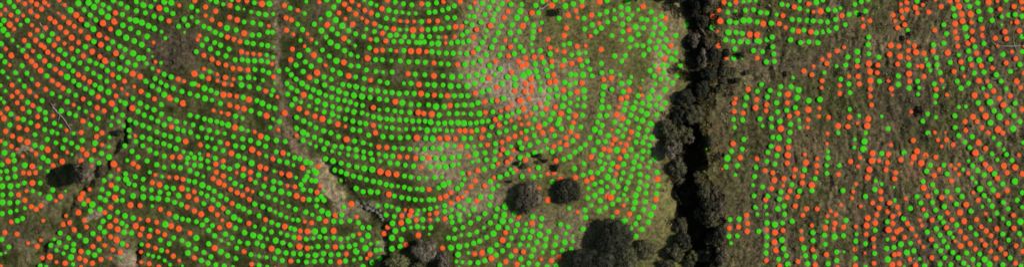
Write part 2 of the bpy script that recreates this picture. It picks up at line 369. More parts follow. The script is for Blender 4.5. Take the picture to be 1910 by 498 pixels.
    'Gs': '''38,47 23,76 1,47 289,1 301,60 308,72 277,94 273,119 300,118 284,128 368,21 357,33 392,1 416,9 432,1 468,23 571,4 679,1 509,27 568,26 702,11 598,36 650,78 662,86 667,106 683,55
709,50 560,76 590,81 497,103 509,107 750,24 762,26 775,26 876,15 889,19 922,27 875,31 734,37 869,42 745,56 758,56 907,58 817,70 905,70 728,94 857,100 730,114 1004,23 1010,43 991,83
993,96 1051,84 1092,99 1145,20 1179,29 1190,19 1160,76 1174,89 1260,113 1221,123 1245,123 1386,4 1397,2 1409,2 1372,22 1491,3 1469,11 1506,21 1567,16 1448,28 1619,1 1560,124
1868,32 1693,57 1788,103 1727,111 15,145 36,150 59,148 1,160 10,170 1,184 7,191 112,181 224,189 147,202 160,208 209,219 113,235 221,227 207,234 230,235 107,249 137,249 391,134
345,229 462,244 419,249 395,187 475,147 452,221 490,150 714,135 506,178 561,191 576,198 590,204 685,214 707,205 631,218 509,222 504,238 708,236 923,139 753,156 864,212 943,229
720,238 744,241 757,241 771,241 783,240 820,242 833,244 843,244 955,212 1156,140 1177,144 1008,155 1078,185 1185,191 1076,197 1060,220 1158,234 993,240 1166,241 1244,148 1222,157
1218,233 1370,238 1422,235 1537,136 1479,145 1602,216 1644,217 1490,224 1491,238 1563,248 1735,132 1795,128 1714,164 1833,165 1876,166 1712,176 1744,192 1788,200 1801,199 1745,219
75,313 89,319 61,356 74,361 204,256 203,274 237,299 206,328 1,320 1,333 241,255 342,283 356,286 372,287 348,304 389,314 379,329 279,321 302,329 350,353 395,259 429,333 450,347
538,288 496,291 547,308 511,319 552,331 575,320 526,378 578,268 589,273 619,282 691,270 706,287 633,286 649,289 709,301 636,336 777,278 847,272 884,273 896,271 953,273 881,302
892,300 855,306 795,332 824,330 866,334 952,316 742,347 777,352 929,346 786,373 1009,282 1020,277 1134,293 1128,305 968,305 1008,328 1158,334 1132,348 1097,351 1163,363 1169,372
957,322 1212,302 1209,312 1371,326 1404,345 1594,260 1593,275 1544,283 1633,337 1644,343 1669,373 1853,257 1908,266 1872,279 1860,298 1806,300 1796,316 1813,332 1820,340 1844,373
46,388 31,392 236,421 101,445 105,466 118,472 136,492 1,473 86,497 284,384 280,428 412,448 426,454 264,455 276,474 285,477 296,479 307,485 317,493 434,497 475,422 538,384 513,395
704,383 534,405 582,400 546,409 523,434 584,444 607,443 648,444 498,445 691,454 704,452 581,461 709,465 483,477 497,479 556,486 660,484 672,481 498,497 730,385 814,386 780,392
791,391 865,390 842,391 777,399 875,400 816,409 766,424 789,424 902,424 860,438 873,471 851,487 862,488 1103,383 1061,388 1142,404 981,417 1177,426 1055,435 1068,450 985,457
1012,470 975,497 1428,385 1412,399 1430,399 1363,453 1346,493 1542,413 1597,436 1655,446 1614,497 1832,385 1906,386 1846,410 1870,407 1777,442 1715,482 1909,446 1686,498 1806,497''',
    'Gt': '''33,87 284,106 344,61 455,18 511,88 1384,109 1868,47 512,156 1198,150 1759,164 122,356 134,288 604,355 1318,278 1667,349 10,471 225,480 340,495 800,436 856,497 1068,439 1574,469''',
    'Ol': '''18,47 142,29 133,71 164,71 21,104 172,97 188,84 185,66 192,44 213,41 216,100 196,114 297,16 442,38 455,63 488,8 585,103 610,47 641,72 641,117 685,109 770,57 766,96 781,96 1029,11
975,49 1118,4 1343,40 1423,45 1398,65 1412,66 1530,22 1661,85 1620,119 1788,13 1843,5 1793,27 1810,27 1795,40 1781,45 1708,98 1678,106 1767,99 75,132 208,193 7,221 247,138 261,143
247,202 317,183 341,193 362,138 416,177 464,186 455,203 438,238 591,136 650,142 566,177 558,203 601,222 531,211 497,216 630,232 486,254 809,142 781,158 785,175 737,190 780,210
805,213 970,188 1046,212 1150,214 1005,237 1409,201 1622,134 1623,151 1469,176 1507,205 1619,222 1456,240 1563,235 1617,235 1695,138 1896,152 1817,178 1871,196 1814,218 1838,217
1861,242 37,260 51,265 89,279 15,300 116,301 60,310 60,341 161,288 212,306 150,370 214,368 346,264 297,344 339,351 351,366 431,286 470,279 408,340 646,260 528,285 485,311 539,326
553,365 709,320 655,380 777,257 834,258 724,323 739,325 725,362 1045,335 1022,373 1139,368 1226,334 1451,277 1469,289 1444,336 1503,303 1514,345 1627,286 1626,300 1621,316 1618,331
1657,288 1825,266 1819,285 1710,282 1704,293 1726,290 1718,304 1846,315 1872,309 1893,312 1907,324 1723,350 146,396 205,421 219,427 217,447 93,478 243,382 375,399 394,389 427,419
253,421 319,421 333,426 400,462 531,422 573,431 622,430 506,463 558,459 748,415 780,438 937,447 899,471 916,481 1445,433 1444,451 1447,466 1618,406 1632,415 1616,420 1657,428
1673,431 1664,493 1802,381 1790,396 1798,412 1791,458''',
    'Om': '''34,1 46,8 58,3 68,9 83,5 77,18 20,29 57,22 69,31 110,1 93,35 102,42 118,33 128,43 112,52 138,50 151,37 123,61 108,73 150,59 146,80 85,53 69,57 56,65 66,76 45,76 76,85 82,89 89,98
101,85 108,111 83,114 49,106 58,115 66,123 133,91 155,105 199,72 206,55 215,25 186,106 315,40 363,2 383,14 402,22 395,38 410,46 429,11 444,1 460,3 428,33 424,70 436,74 447,78
450,97 380,104 395,111 407,118 421,122 434,128 530,11 533,34 543,38 534,57 545,92 542,112 642,9 656,3 651,18 632,25 663,27 680,20 692,25 658,46 684,41 698,45 713,63 712,17 701,95
713,94 719,77 722,1 786,8 827,4 858,4 947,22 800,40 816,40 940,34 734,55 786,56 849,51 861,50 889,56 914,49 883,70 952,88 795,97 882,98 948,105 809,118 853,121 924,115 992,25
1059,29 1074,21 1085,12 1103,29 1056,53 1052,67 1022,74 1026,90 1052,97 1076,87 1121,93 1173,57 996,107 1010,108 980,109 967,115 982,120 973,124 1029,115 1049,123 1066,119 1081,112
1199,13 1241,35 1251,86 1240,110 1329,32 1350,5 1372,5 1341,20 1340,86 1412,109 1508,8 1481,14 1460,30 1570,30 1453,45 1489,59 1512,60 1622,39 1610,50 1665,29 1674,53 1659,102
1561,96 1546,104 1542,119 1637,122 1598,124 1674,120 1676,87 1691,5 1707,15 1691,19 1681,21 1711,25 1683,34 1687,47 1732,23 1755,13 1771,3 1785,1 1905,4 1891,13 1865,18 1812,42
1896,42 1743,57 1781,60 1813,59 1832,54 1901,58 1874,60 1784,72 1814,75 1832,67 1856,72 1877,73 1805,81 1786,87 1705,86 1694,95 1740,96 1723,100 1694,108 1821,100 1841,98 1894,110
1792,116 1876,118 1812,122 1830,123 1851,127 1719,124 103,130 113,137 97,151 146,140 156,146 167,153 210,140 232,152 213,161 216,179 22,159 70,158 108,158 117,165 85,167 55,171
32,172 22,180 40,181 32,192 61,197 42,203 13,203 155,185 183,181 181,201 194,207 154,226 70,218 33,221 35,238 70,235 50,242 10,245 151,247 190,248 23,254 263,171 288,185 332,148
389,147 420,145 418,157 447,129 462,131 428,178 441,180 428,196 442,200 425,213 319,237 510,144 577,145 691,150 495,170 572,211 587,217 696,201 696,234 700,248 761,138 911,146
926,163 810,178 834,179 886,174 839,197 904,190 927,188 954,135 790,212 905,210 946,202 924,223 931,233 857,244 867,244 879,245 901,242 1032,140 990,148 980,156 992,161 1025,154
1036,152 1085,155 1126,149 1140,146 960,170 979,171 991,171 1051,168 1076,172 1173,169 1169,181 1158,185 987,185 1018,203 1036,200 976,203 1073,216 1161,221 1069,229 1029,242
1177,246 1064,246 1012,248 1076,254 1395,167 1369,193 1411,186 1369,208 1386,211 1430,196 1429,207 1499,133 1514,140 1533,151 1600,143 1636,136 1602,157 1662,166 1566,175 1623,166
1623,180 1468,192 1625,196 1487,211 1472,217 1507,223 1545,219 1584,219 1581,236 1723,143 1696,152 1779,134 1756,150 1825,151 1903,164 1746,167 1853,170 1840,179 1884,179 1864,184
1906,204 1830,204 1800,227 1822,227 1878,229 1831,238 1801,243 1843,247 1870,248 21,273 67,287 103,291 99,309 43,322 54,323 66,322 34,363 46,373 113,366 153,279 175,280 151,300
180,255 207,345 154,361 164,374 374,270 321,293 335,293 248,305 257,311 329,331 341,334 284,340 362,357 366,372 424,268 416,300 402,306 403,321 416,328 397,333 418,345 454,315
467,321 467,334 430,353 442,359 452,364 461,353 465,371 433,379 706,274 721,275 483,286 509,296 496,314 525,323 564,313 594,310 550,348 591,358 565,371 820,258 849,259 898,257
936,265 948,259 859,273 909,270 938,279 745,292 759,293 775,295 799,294 946,302 891,318 886,337 904,346 878,348 800,353 841,359 831,366 821,369 854,370 889,374 841,378 960,254
981,259 1055,257 1056,270 1033,273 1146,260 1168,270 1126,278 1136,280 1163,281 1102,293 1156,295 1037,300 980,298 1151,311 1033,322 1073,331 1104,332 1094,337 1132,366 1223,371
1367,268 1380,294 1412,296 1427,318 1428,372 1470,275 1468,304 1441,322 1439,351 1462,333 1473,356 1468,368 1488,366 1483,316 1497,328 1496,341 1523,309 1563,325 1586,301 1655,303
1652,317 1670,322 1668,333 1642,357 1643,371 1627,378 1703,262 1765,261 1777,270 1838,277 1680,298 1745,293 1837,306 1878,322 1742,327 1860,332 1774,337 1878,355 1861,364 1730,365
1756,368 1824,373 58,385 76,383 67,390 206,386 195,396 157,410 130,415 118,418 21,413 216,411 9,433 31,436 138,428 161,423 184,445 206,441 69,459 173,459 195,457 210,465 224,470
151,468 79,480 148,481 159,485 188,483 172,490 121,490 261,383 299,390 315,398 349,386 362,393 416,388 405,400 409,424 464,416 276,410 292,414 265,426 294,431 261,437 278,440
307,437 354,434 276,457 290,462 323,477 455,468 362,480 278,491 296,497 469,492 625,401 495,409 581,415 607,412 560,430 558,443 573,462 625,460 646,473 690,474 542,486 633,488
716,435 767,393 749,402 764,401 814,397 776,410 830,408 723,423 943,433 757,456 825,462 885,473 943,487 1151,395 1174,399 968,404 992,416 961,467 976,469 1043,479 1028,485 964,492
1392,401 1394,416 1360,425 1377,423 1393,431 1429,485 1483,384 1504,389 1524,389 1497,401 1460,429 1495,445 1516,465 1488,487 1454,495 1520,493 1559,400 1557,416 1539,424 1573,423
1541,474 1594,464 1595,495 1659,378 1639,387 1655,394 1635,400 1665,403 1665,416 1615,436 1629,445 1666,444 1630,490 1668,474 1674,386 1767,396 1738,410 1775,409 1821,409 1890,401
1692,416 1680,427 1700,426 1765,424 1791,431 1830,422 1859,426 1839,430 1891,425 1687,442 1737,446 1800,443 1848,439 1857,451 1895,458 1809,454 1819,464 1837,456 1866,463 1847,468
1875,473 1907,468 1676,473 1697,483 1738,480 1857,481 1894,490 1677,491 1707,494''',
    'Os': '''90,11 10,19 1,28 31,38 26,55 43,30 120,10 120,82 59,48 98,104 61,96 11,92 18,122 286,80 290,116 334,11 383,30 461,100 472,101 372,67 368,75 380,129 555,20 501,49 547,65 573,64
581,74 568,87 484,102 507,120 607,122 595,5 669,11 675,35 644,36 691,74 885,6 947,1 746,40 759,41 772,41 831,70 848,69 831,81 942,76 739,96 1019,1 1007,57 1077,34 1117,44 1038,95
1092,86 1101,68 1050,0 1354,109 1517,23 1465,52 1609,36 1669,40 1574,89 1533,111 1517,124 1744,0 1680,9 1721,10 1860,3 1906,17 1861,87 1694,79 1887,97 1711,124 227,166 237,176
67,180 137,196 172,216 99,216 1,212 124,243 295,133 250,162 343,152 370,160 405,139 405,151 435,148 432,159 398,206 412,210 252,253 475,246 517,181 644,236 519,242 553,253 954,196
934,207 953,225 1006,193 1154,200 990,212 981,218 968,221 972,232 985,231 972,248 1228,131 1197,178 1372,184 1532,164 1583,143 1566,160 1657,151 1528,202 1527,217 1599,230 1506,238
1543,249 1798,143 1841,152 1766,177 1699,209 1743,247 1909,137 1,263 32,279 58,280 42,291 49,356 104,374 125,284 190,270 221,316 167,353 388,289 289,326 315,330 441,322 471,357
495,333 536,346 597,346 933,289 874,291 953,296 929,305 786,312 875,323 921,331 869,358 862,367 1044,266 958,281 1142,269 1157,267 1173,259 963,317 987,317 1021,324 1149,324
1005,351 1542,268 1460,346 1481,329 1501,288 1524,296 1523,321 1604,294 1600,310 1639,300 1661,270 1596,343 1591,357 1589,369 1749,261 1756,273 1900,289 1700,304 1773,308 1788,307
1781,315 1751,316 1805,323 1788,325 1815,359 1773,369 1689,370 123,402 80,411 76,447 52,453 105,488 151,497 206,481 237,457 1,496 414,410 261,408 312,468 263,469 334,485 263,488
665,404 568,413 670,436 684,481 756,391 801,399 802,409 1163,383 1077,395 1009,483 1344,444 1430,428 1514,420 1494,430 1549,393 1543,403 1568,382 1555,426 1605,384 1596,422
1562,497 1630,460 1677,398 1722,390 1838,398 1715,410 1719,420 1708,439 1714,450 1781,449 1830,447 1722,460''',
    'Ot': '''108,25 1338,59 1886,43 1909,87 1141,242 1194,165 1664,178 1763,247 171,310 1347,315 513,498 1613,471''',
}
# radius in photo pixels for the four sizes: large, medium, small, tiny
RAD = {'l': 5.85, 'm': 4.85, 's': 3.75, 't': 2.5}
dots = []
for key, txt in DOTS.items():
    for w in txt.split():
        a, b_ = w.split(',')
        dots.append((float(a), float(b_), key[0], RAD[key[1]], key[1]))
dp = np.array([(d[0], d[1]) for d in dots])

# ------------------------------------------------------------------ the ground
def axis(lo, hi, step, far):
    core = np.arange(lo, hi + step * 0.5, step)
    out = []; d = step; p = hi
    while p < far:
        d *= 1.25; p += d; out.append(p)
    out = np.array(out)
    return np.concatenate([(-out)[::-1], core, out])   # symmetric

GXA = axis(-200.0, 200.0, 0.36, 1600.0); GYA = axis(-58.0, 58.0, 0.36, 1600.0)
gx, gy = np.meshgrid(GXA, GYA)
gz = height(gx, gy)

# bare and coloured patches: px, py, rx, ry, turn in degrees, sRGB colour as seen, strength
PATCH = [
    (960, 160, 85, 44, 14, (148, 131, 110), 0.85), (915, 45, 46, 65, 0, (140, 122, 95), 0.8), (890, 110, 34, 42, 0, (142, 124, 98), 0.8), (1040, 150, 50, 40, 0, (124, 110, 84), 0.6),
    (1000, 175, 36, 16, 0, (154, 138, 118), 0.5), (935, 150, 34, 26, 0, (158, 142, 122), 0.5), (960, 60, 50, 50, 0, (112, 102, 74), 0.6),
    (842, 302, 60, 42, 10, (150, 132, 106), 0.95), (890, 372, 56, 26, -20, (144, 128, 102), 0.85), (880, 330, 40, 40, 0, (112, 100, 72), 0.6),
    (930, 290, 70, 60, 0, (96, 88, 60), 0.5), (1100, 200, 60, 90, 0, (106, 96, 68), 0.5), (1150, 180, 30, 60, 0, (112, 100, 74), 0.4),
    (1240, 120, 16, 70, -14, (138, 122, 96), 0.75), (1225, 190, 16, 40, -20, (132, 116, 92), 0.7), (1265, 60, 26, 60, 0, (112, 102, 72), 0.8), (1245, 40, 30, 30, 0, (118, 106, 78), 0.7),
    (1222, 290, 12, 50, 0, (134, 118, 94), 0.7), (1235, 390, 30, 70, 8, (110, 102, 66), 0.75), (1215, 450, 30, 40, 0, (98, 92, 60), 0.7),
    (1030, 410, 80, 26, 0, (108, 98, 72), 0.7), (1075, 435, 26, 30, 0, (116, 108, 82), 0.6), (1150, 60, 80, 50, 0, (94, 88, 52), 0.5), (1160, 105, 60, 20, 0, (98, 90, 58), 0.5),
    (1000, 275, 60, 16, -25, (120, 108, 80), 0.4), (965, 310, 40, 22, 0, (112, 102, 76), 0.6), (1290, 40, 10, 40, 0, (100, 90, 66), 0.3),
    (330, 95, 48, 38, 0, (88, 76, 62), 0.8), (300, 80, 18, 25, 0, (92, 80, 66), 0.5), (740, 140, 14, 14, 0, (100, 88, 70), 0.7), (680, 20, 16, 14, 0, (100, 88, 72), 0.4),
    (590, 15, 14, 20, 0, (92, 82, 66), 0.7), (680, 55, 20, 16, 0, (92, 82, 64), 0.4),
    (237, 480, 15, 30, -25, (142, 126, 104), 0.95), (40, 440, 40, 25, 0, (86, 78, 58), 0.7), (85, 380, 28, 10, 40, (112, 98, 76), 0.6), (115, 372, 30, 8, 0, (100, 92, 70), 0.4), (45, 470, 12, 25, 0, (104, 94, 74), 0.5),
    (175, 402, 7, 16, 35, (142, 128, 106), 0.8), (205, 480, 16, 12, 0, (104, 94, 74), 0.6),
    (520, 250, 10, 40, 0, (100, 90, 70), 0.5), (45, 280, 18, 4, 0, (140, 122, 98), 0.7), (150, 290, 8, 8, 0, (122, 110, 88), 0.5), (172, 315, 8, 20, 0, (112, 102, 78), 0.6),
    (620, 355, 15, 48, -32, (158, 140, 112), 1.0), (600, 315, 12, 24, -25, (152, 134, 106), 0.9), (645, 395, 26, 16, -30, (124, 110, 86), 0.7), (690, 450, 18, 40, -15, (92, 84, 58), 0.6),
    (560, 275, 18, 14, -35, (118, 104, 80), 0.75), (690, 390, 28, 10, -22, (112, 104, 84), 0.7), (715, 460, 6, 16, 0, (120, 110, 90), 0.7), (765, 399, 14, 5, 0, (150, 138, 120), 0.8),
    (1500, 265, 42, 34, 0, (106, 92, 68), 0.8), (1480, 120, 120, 18, -6, (90, 80, 62), 0.7), (1600, 90, 60, 40, 30, (92, 82, 60), 0.6), (1410, 145, 30, 18, 0, (116, 104, 78), 0.6),
    (1735, 325, 60, 26, 8, (104, 84, 62), 0.8), (1800, 340, 46, 20, -25, (108, 94, 70), 0.7), (1640, 82, 20, 12, 0, (124, 108, 84), 0.6), (1745, 72, 20, 10, 0, (118, 104, 78), 0.7), (1720, 75, 14, 10, 0, (110, 98, 74), 0.6),
    (1585, 400, 30, 20, 0, (110, 96, 72), 0.6), (1555, 380, 20, 10, 0, (108, 94, 72), 0.5), (1440, 220, 60, 60, 0, (78, 74, 50), 0.6), (1370, 280, 40, 50, 0, (80, 78, 46), 0.5), (1340, 250, 22, 60, 0, (92, 80, 58), 0.7), (1345, 400, 24, 70, 0, (74, 66, 48), 0.7), (1350, 180, 26, 40, 0, (96, 88, 62), 0.6),
    (1540, 200, 80, 60, 0, (72, 72, 44), 0.5), (1420, 400, 40, 60, 0, (84, 76, 58), 0.7), (1380, 360, 30, 50, 0, (86, 80, 56), 0.6), (1850, 90, 50, 40, 0, (80, 72, 56), 0.7), (1875, 190, 30, 40, 0, (98, 88, 66), 0.6),
    (1405, 78, 16, 4, 0, (150, 134, 112), 0.9), (1370, 120, 30, 12, 0, (108, 96, 74), 0.5), (1560, 10, 3, 30, 0, (120, 106, 84), 0.6), (1700, 440, 60, 40, 0, (84, 76, 58), 0.6), (1650, 470, 60, 30, 0, (78, 70, 54), 0.6),
    (1460, 30, 90, 60, 0, (76, 72, 44), 0.7), (1850, 440, 60, 50, 0, (66, 62, 42), 0.6), (1690, 180, 60, 60, 0, (76, 68, 52), 0.7), (1640, 420, 50, 60, 0, (64, 56, 42), 0.5),
    (150, 130, 140, 120, 0, (66, 58, 44), 0.4), (470, 330, 120, 50, 0, (66, 62, 44), 0.4), (60, 20, 60, 30, 0, (80, 74, 54), 0.35), (520, 20, 20, 30, 0, (98, 86, 66), 0.4),
]

def ground_colour(x, y, z=None):
    u = x / S + 955.0
    wob = fbm(x, y, 40, 3, 80)
    base = np.empty(x.shape + (3,))
    left = lin((77, 76, 45)); dark = lin((53, 56, 28)); mid = lin((98, 92, 56)); right = lin((97, 87, 64)); rdark = lin((72, 66, 45)); rgreen = lin((84, 83, 50))
    k = smooth(-0.35, 0.4, fbm(x, y, 7, 3, 90))[..., None]
    bl = dark * (1 - k) + left * k
    wm = (smooth(820, 960, u + 60 * wob) * (1 - smooth(1300, 1350, u)))[..., None]
    # the right-hand hill: streaks that run up and down the slope
    st = fbm(x + 1.8 * fbm(x, y, 8, 2, 41) + 3.0 * np.sin(y / 14.0), y / 3.0, 1.9, 4, 31, 0.6)
    ks = smooth(-0.45, 0.45, st)[..., None]
    kg = smooth(-0.1, 0.5, fbm(x, y, 24, 3, 95))[..., None]
    br = rdark * (1 - ks) + (right * (1 - kg) + rgreen * kg) * ks
    wr = smooth(1310, 1360, u)[..., None]
    k2 = smooth(-0.6, 0.5, fbm(x, y, 5, 3, 96))[..., None]
    bm = lin((80, 79, 45)) * (1 - k2) + mid * k2
    c = bl * (1 - wm) + bm * wm
    c = c * (1 - wr) + br * wr
    # patches
    ex = x + 2.2 * fbm(x, y, 6, 3, 100); ey = y + 2.2 * fbm(x, y, 6, 3, 110)
    mott = 0.72 + 0.5 * smooth(-0.4, 0.4, fbm(x, y, 2.2, 3, 120))
    for (px, py, rx, ry, a, col, w) in PATCH:
        cx, cy = atm(px, py)
        ca, sa = math.cos(math.radians(a)), -math.sin(math.radians(a))
        dx, dy = ex - cx, ey - cy
        q = ((dx * ca + dy * sa) / (rx * S)) ** 2 + ((-dx * sa + dy * ca) / (ry * S)) ** 2
        k = np.clip(w * 1.2 * np.exp(-q * q * 0.7) * mott, 0, 1)[..., None]
        c = c * (1 - k) + lin(col) * 0.94 * k
    dt, _ = poly_dist(ex, ey, TRACK)
    k = np.clip(1.15 * np.exp(-(dt / 1.2) ** 2) * np.clip(mott, 0, 1), 0, 1)[..., None]
    c = c * (1 - k) + lin((116, 101, 78)) * k
    d2, _ = poly_dist(ex, ey, TRACK2)
    k = (0.45 * np.exp(-(d2 / 0.8) ** 2) * np.clip(mott, 0, 1))[..., None]
    c = c * (1 - k) + lin((112, 100, 78)) * k
    dc, _ = poly_dist(ex, ey, CREASE)
    k = (0.6 * np.exp(-((dc - 3.0) / 1.6) ** 2) * np.clip(mott, 0, 1))[..., None]
    c = c * (1 - k) + lin((98, 90, 66)) * k
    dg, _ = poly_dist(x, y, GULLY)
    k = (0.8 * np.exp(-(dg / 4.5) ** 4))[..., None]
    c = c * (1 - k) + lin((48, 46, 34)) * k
    return c

gc = ground_colour(gx, gy)
# cleared, trodden soil round every planting spot (pale collar), strongest where the spots stand close in a row
dx_, dy_ = atm(dp[:, 0], dp[:, 1])
soil = np.zeros(gx.shape)
x_lo = np.searchsorted(GXA, -200.0); y_lo = np.searchsorted(GYA, -58.0)
for i in range(len(dots)):
    ci = int((dx_[i] + 200.0) / 0.36) + x_lo; ri = int((dy_[i] + 58.0) / 0.36) + y_lo
    w = 8
    sl = (slice(max(ri - w, 0), ri + w + 1), slice(max(ci - w, 0), ci + w + 1))
    rr = dots[i][3] * S
    soil[sl] += np.exp(-((gx[sl] - dx_[i]) ** 2 + (gy[sl] - dy_[i]) ** 2) / (2 * (rr * 0.95) ** 2))
links = np.zeros(gx.shape)
for i in range(len(dots)):
    dd2 = np.hypot(dp[:, 0] - dp[i, 0], dp[:, 1] - dp[i, 1])
    for j in np.where((dd2 < 15.5) & (np.arange(len(dots)) > i))[0]:
        for t_ in (0.3, 0.5, 0.7):
            qx = dx_[i] * (1 - t_) + dx_[j] * t_; qy = dy_[i] * (1 - t_) + dy_[j] * t_
            ci = int((qx + 200.0) / 0.36) + x_lo; ri = int((qy + 58.0) / 0.36) + y_lo
            sl = (slice(max(ri - 4, 0), ri + 5), slice(max(ci - 4, 0), ci + 5))
            links[sl] = np.maximum(links[sl], np.exp(-((gx[sl] - qx) ** 2 + (gy[sl] - qy) ** 2) / (2 * 0.42 ** 2)))
links = links * smooth(-0.35, 0.35, fbm(gx, gy, 7, 2, 210))
soil = np.clip(soil * (0.55 + 0.6 * fbm(gx, gy, 3, 2, 130)), 0, 1.1)
lift = 0.34 + 0.12 * smooth(820, 960, gx / S + 955.0)
k = np.clip(lift * 0.6 * soil + 0.5 * links, 0, 1)[..., None]
gc = gc * (1 - k) + (gc * 0.4 + lin((132, 120, 96)) * 0.75) * k
gc = np.clip(gc, 0.004, 0.8)

nx, ny = len(GXA), len(GYA)
idx = np.arange(nx * ny).reshape(ny, nx)
quads = np.stack([idx[:-1, :-1], idx[:-1, 1:], idx[1:, 1:], idx[1:, :-1]], -1).reshape(-1, 4)
fx = (gx[:-1, :-1] + 0.18).ravel(); fy = (gy[:-1, :-1] + 0.18).ravel()
V = np.stack([gx, gy, gz], -1).reshape(-1, 3); C = gc.reshape(-1, 3)
cls = np.zeros(len(quads), int)
d_, _ = poly_dist(fx, fy, TRACK); cls[d_ < 1.05] = 1
def inside(px, py, rx, ry, a):
    cx, cy = atm(px, py); ca, sa = math.cos(math.radians(a)), -math.sin(math.radians(a))
    wx = fx + 1.6 * fbm(fx, fy, 5, 2, 140) - cx; wy = fy + 1.6 * fbm(fx, fy, 5, 2, 150) - cy
    return ((wx * ca + wy * sa) / (rx * S)) ** 2 + ((-wx * sa + wy * ca) / (ry * S)) ** 2 < 1
cls[inside(620, 355, 15, 46, -32)] = 2
cls[inside(985, 165, 62, 28, 12)] = 3
cls[inside(845, 300, 40, 28, 10)] = 4
d_, _ = poly_dist(fx, fy, GULLY); cls[(d_ < 5.5) & (np.abs(fy) < 62)] = 5
def sub(name, k, label, cat):
    f = quads[cls == k]
    used, inv = np.unique(f, return_inverse=True)
    o = mesh_obj(name, V[used], inv.reshape(-1, 4), M_GROUND, smooth_shade=True, colors=C[used])
    return tag(o, label, cat, kind='structure')
sub('ground', 0, 'olive brown hillside pasture with planted rows', 'ground')
sub('dirt_track', 1, 'narrow pale dirt track running down the left part of the hillside', 'track')
sub('clay_slip', 2, 'long pale diagonal clay slip below the dirt track', 'bare soil')
sub('clay_patch', 3, 'largest pale bare clay patch among the dots near the middle', 'bare soil')
sub('clay_patch', 4, 'smaller pale clay patch below left of the largest one', 'bare soil')
sub('gully', 5, 'deep dark gully running from top to bottom right of the middle', 'gully')

# ------------------------------------------------------------------ grass and low scrub (uncountable)
taken_map = np.zeros(gx.shape, bool)
for i in range(len(dots)):
    ci = int((dx_[i] + 200.0) / 0.36) + x_lo; ri = int((dy_[i] + 58.0) / 0.36) + y_lo
    sl = (slice(max(ri - 6, 0), ri + 7), slice(max(ci - 6, 0), ci + 7))
    taken_map[sl] |= np.hypot(gx[sl] - dx_[i], gy[sl] - dy_[i]) < dots[i][3] * S + 0.75
def taken(x, y):
    ci = np.clip(np.searchsorted(GXA, x), 0, len(GXA) - 1); ri = np.clip(np.searchsorted(GYA, y), 0, len(GYA) - 1)
    return taken_map[ri, ci]

def blades(name, n, region, size, spread, colour_fn, per, label, cat, flatness=0.5):
    px = rng.uniform(region[0], region[1], n); py = rng.uniform(region[2], region[3], n)
    x, y = atm(px, py)
    keep = colour_fn(x, y, None) & ~taken(x, y)
    x, y = x[keep], y[keep]; n = len(x)
    z = height(x, y)
    base = ground_colour(x, y)
    f = np.exp(rng.normal(0, 0.55, (n, 1)))
    base = np.clip(base * f * (1 + rng.normal(0, 0.07, (n, 3))), 0.006, 0.5)
    s = rng.uniform(size[0], size[1], n)
    vs, cs = [], []
    for k in range(per):
        a = rng.uniform(0, 2 * np.pi, n); r = rng.uniform(0, spread, n) * s
        bx = x + r * np.cos(a); by = y + r * np.sin(a)
        a2 = a + rng.normal(0, 0.8, n)
        L = s * rng.uniform(0.6, 1.2, n); w = L * rng.uniform(0.16, 0.34, n)
        hx, hy = np.cos(a2), np.sin(a2)
        tip = np.stack([bx + hx * L * flatness, by + hy * L * flatness, z + L * (1.1 - 0.6 * flatness)], -1)
        p0 = np.stack([bx - hy * w, by + hx * w, z - 0.06], -1); p1 = np.stack([bx + hy * w, by - hx * w, z - 0.06], -1)
        vs.append(np.stack([p0, p1, tip], 1))
        cs.append(np.repeat(base[:, None, :] * rng.uniform(0.75, 1.25, (n, 1, 1)), 3, 1))
    v = np.concatenate(vs).reshape(-1, 3); c = np.concatenate(cs).reshape(-1, 3)
    o = mesh_obj(name, v, np.arange(len(v)).reshape(-1, 3), M_TUFT, colors=c)
    return tag(o, label, cat, kind='stuff')

def everywhere(x, y, _):
    return fbm(x, y, 6, 2, 160) > -0.45
blades('grass', 60000, (-30, 1940, -25, 525), (0.25, 0.6), 0.7, everywhere, 3, 'short olive and straw coloured hill grass between the planted rows', 'grass')
def scrubby(x, y, _):
    return (rough(x, y) + 0.45 * fbm(x, y, 8, 3, 170) > 0.72) & (rng.random(len(x)) < 0.8)
blades('scrub', 14000, (-30, 1940, -25, 525), (0.4, 0.95), 0.6, scrubby, 7, 'low brown and grey scrub on the rough ground', 'scrub', 0.85)

def bank(x, y, _):
    d, s_ = poly_dist(x, y, GULLY)
    return (d < np.where(s_ < 0, 7.5, 5.0) + 9 * fbm(x, y, 10, 3, 180)) & (fbm(x, y, 4, 3, 190) > -0.15)
blades('bank_scrub', 60000, (1215, 1400, -30, 530), (0.45, 1.3), 0.8, bank, 9, 'tangled brown scrub on the banks of the gully', 'scrub', 0.5)
# ------------------------------------------------------------------ trees and bushes
def tube(path, radii, sides=7):
    path = np.asarray(path, float); V_, F_ = [], []
    n = len(path)
    for i in range(n):
        d = path[min(i + 1, n - 1)] - path[max(i - 1, 0)]
        d /= np.linalg.norm(d) + 1e-9
        h = np.array([0, 0, 1.0]) if abs(d[2]) < 0.9 else np.array([1.0, 0, 0])
        a = np.cross(d, h); a /= np.linalg.norm(a); b = np.cross(d, a)
        for j in range(sides):
            t = 2 * math.pi * j / sides
            V_.append(path[i] + radii[i] * (math.cos(t) * a + math.sin(t) * b))
    for i in range(n - 1):
        for j in range(sides):
            k = (j + 1) % sides
            F_.append((i * sides + j, i * sides + k, (i + 1) * sides + k, (i + 1) * sides + j))
    V_.append(path[-1] + (path[-1] - path[-2]) * 0.15); tip = len(V_) - 1
    for j in range(sides):
        k = (j + 1) % sides
        F_.append(((n - 1) * sides + j, (n - 1) * sides + k, tip, tip))
    return V_, F_

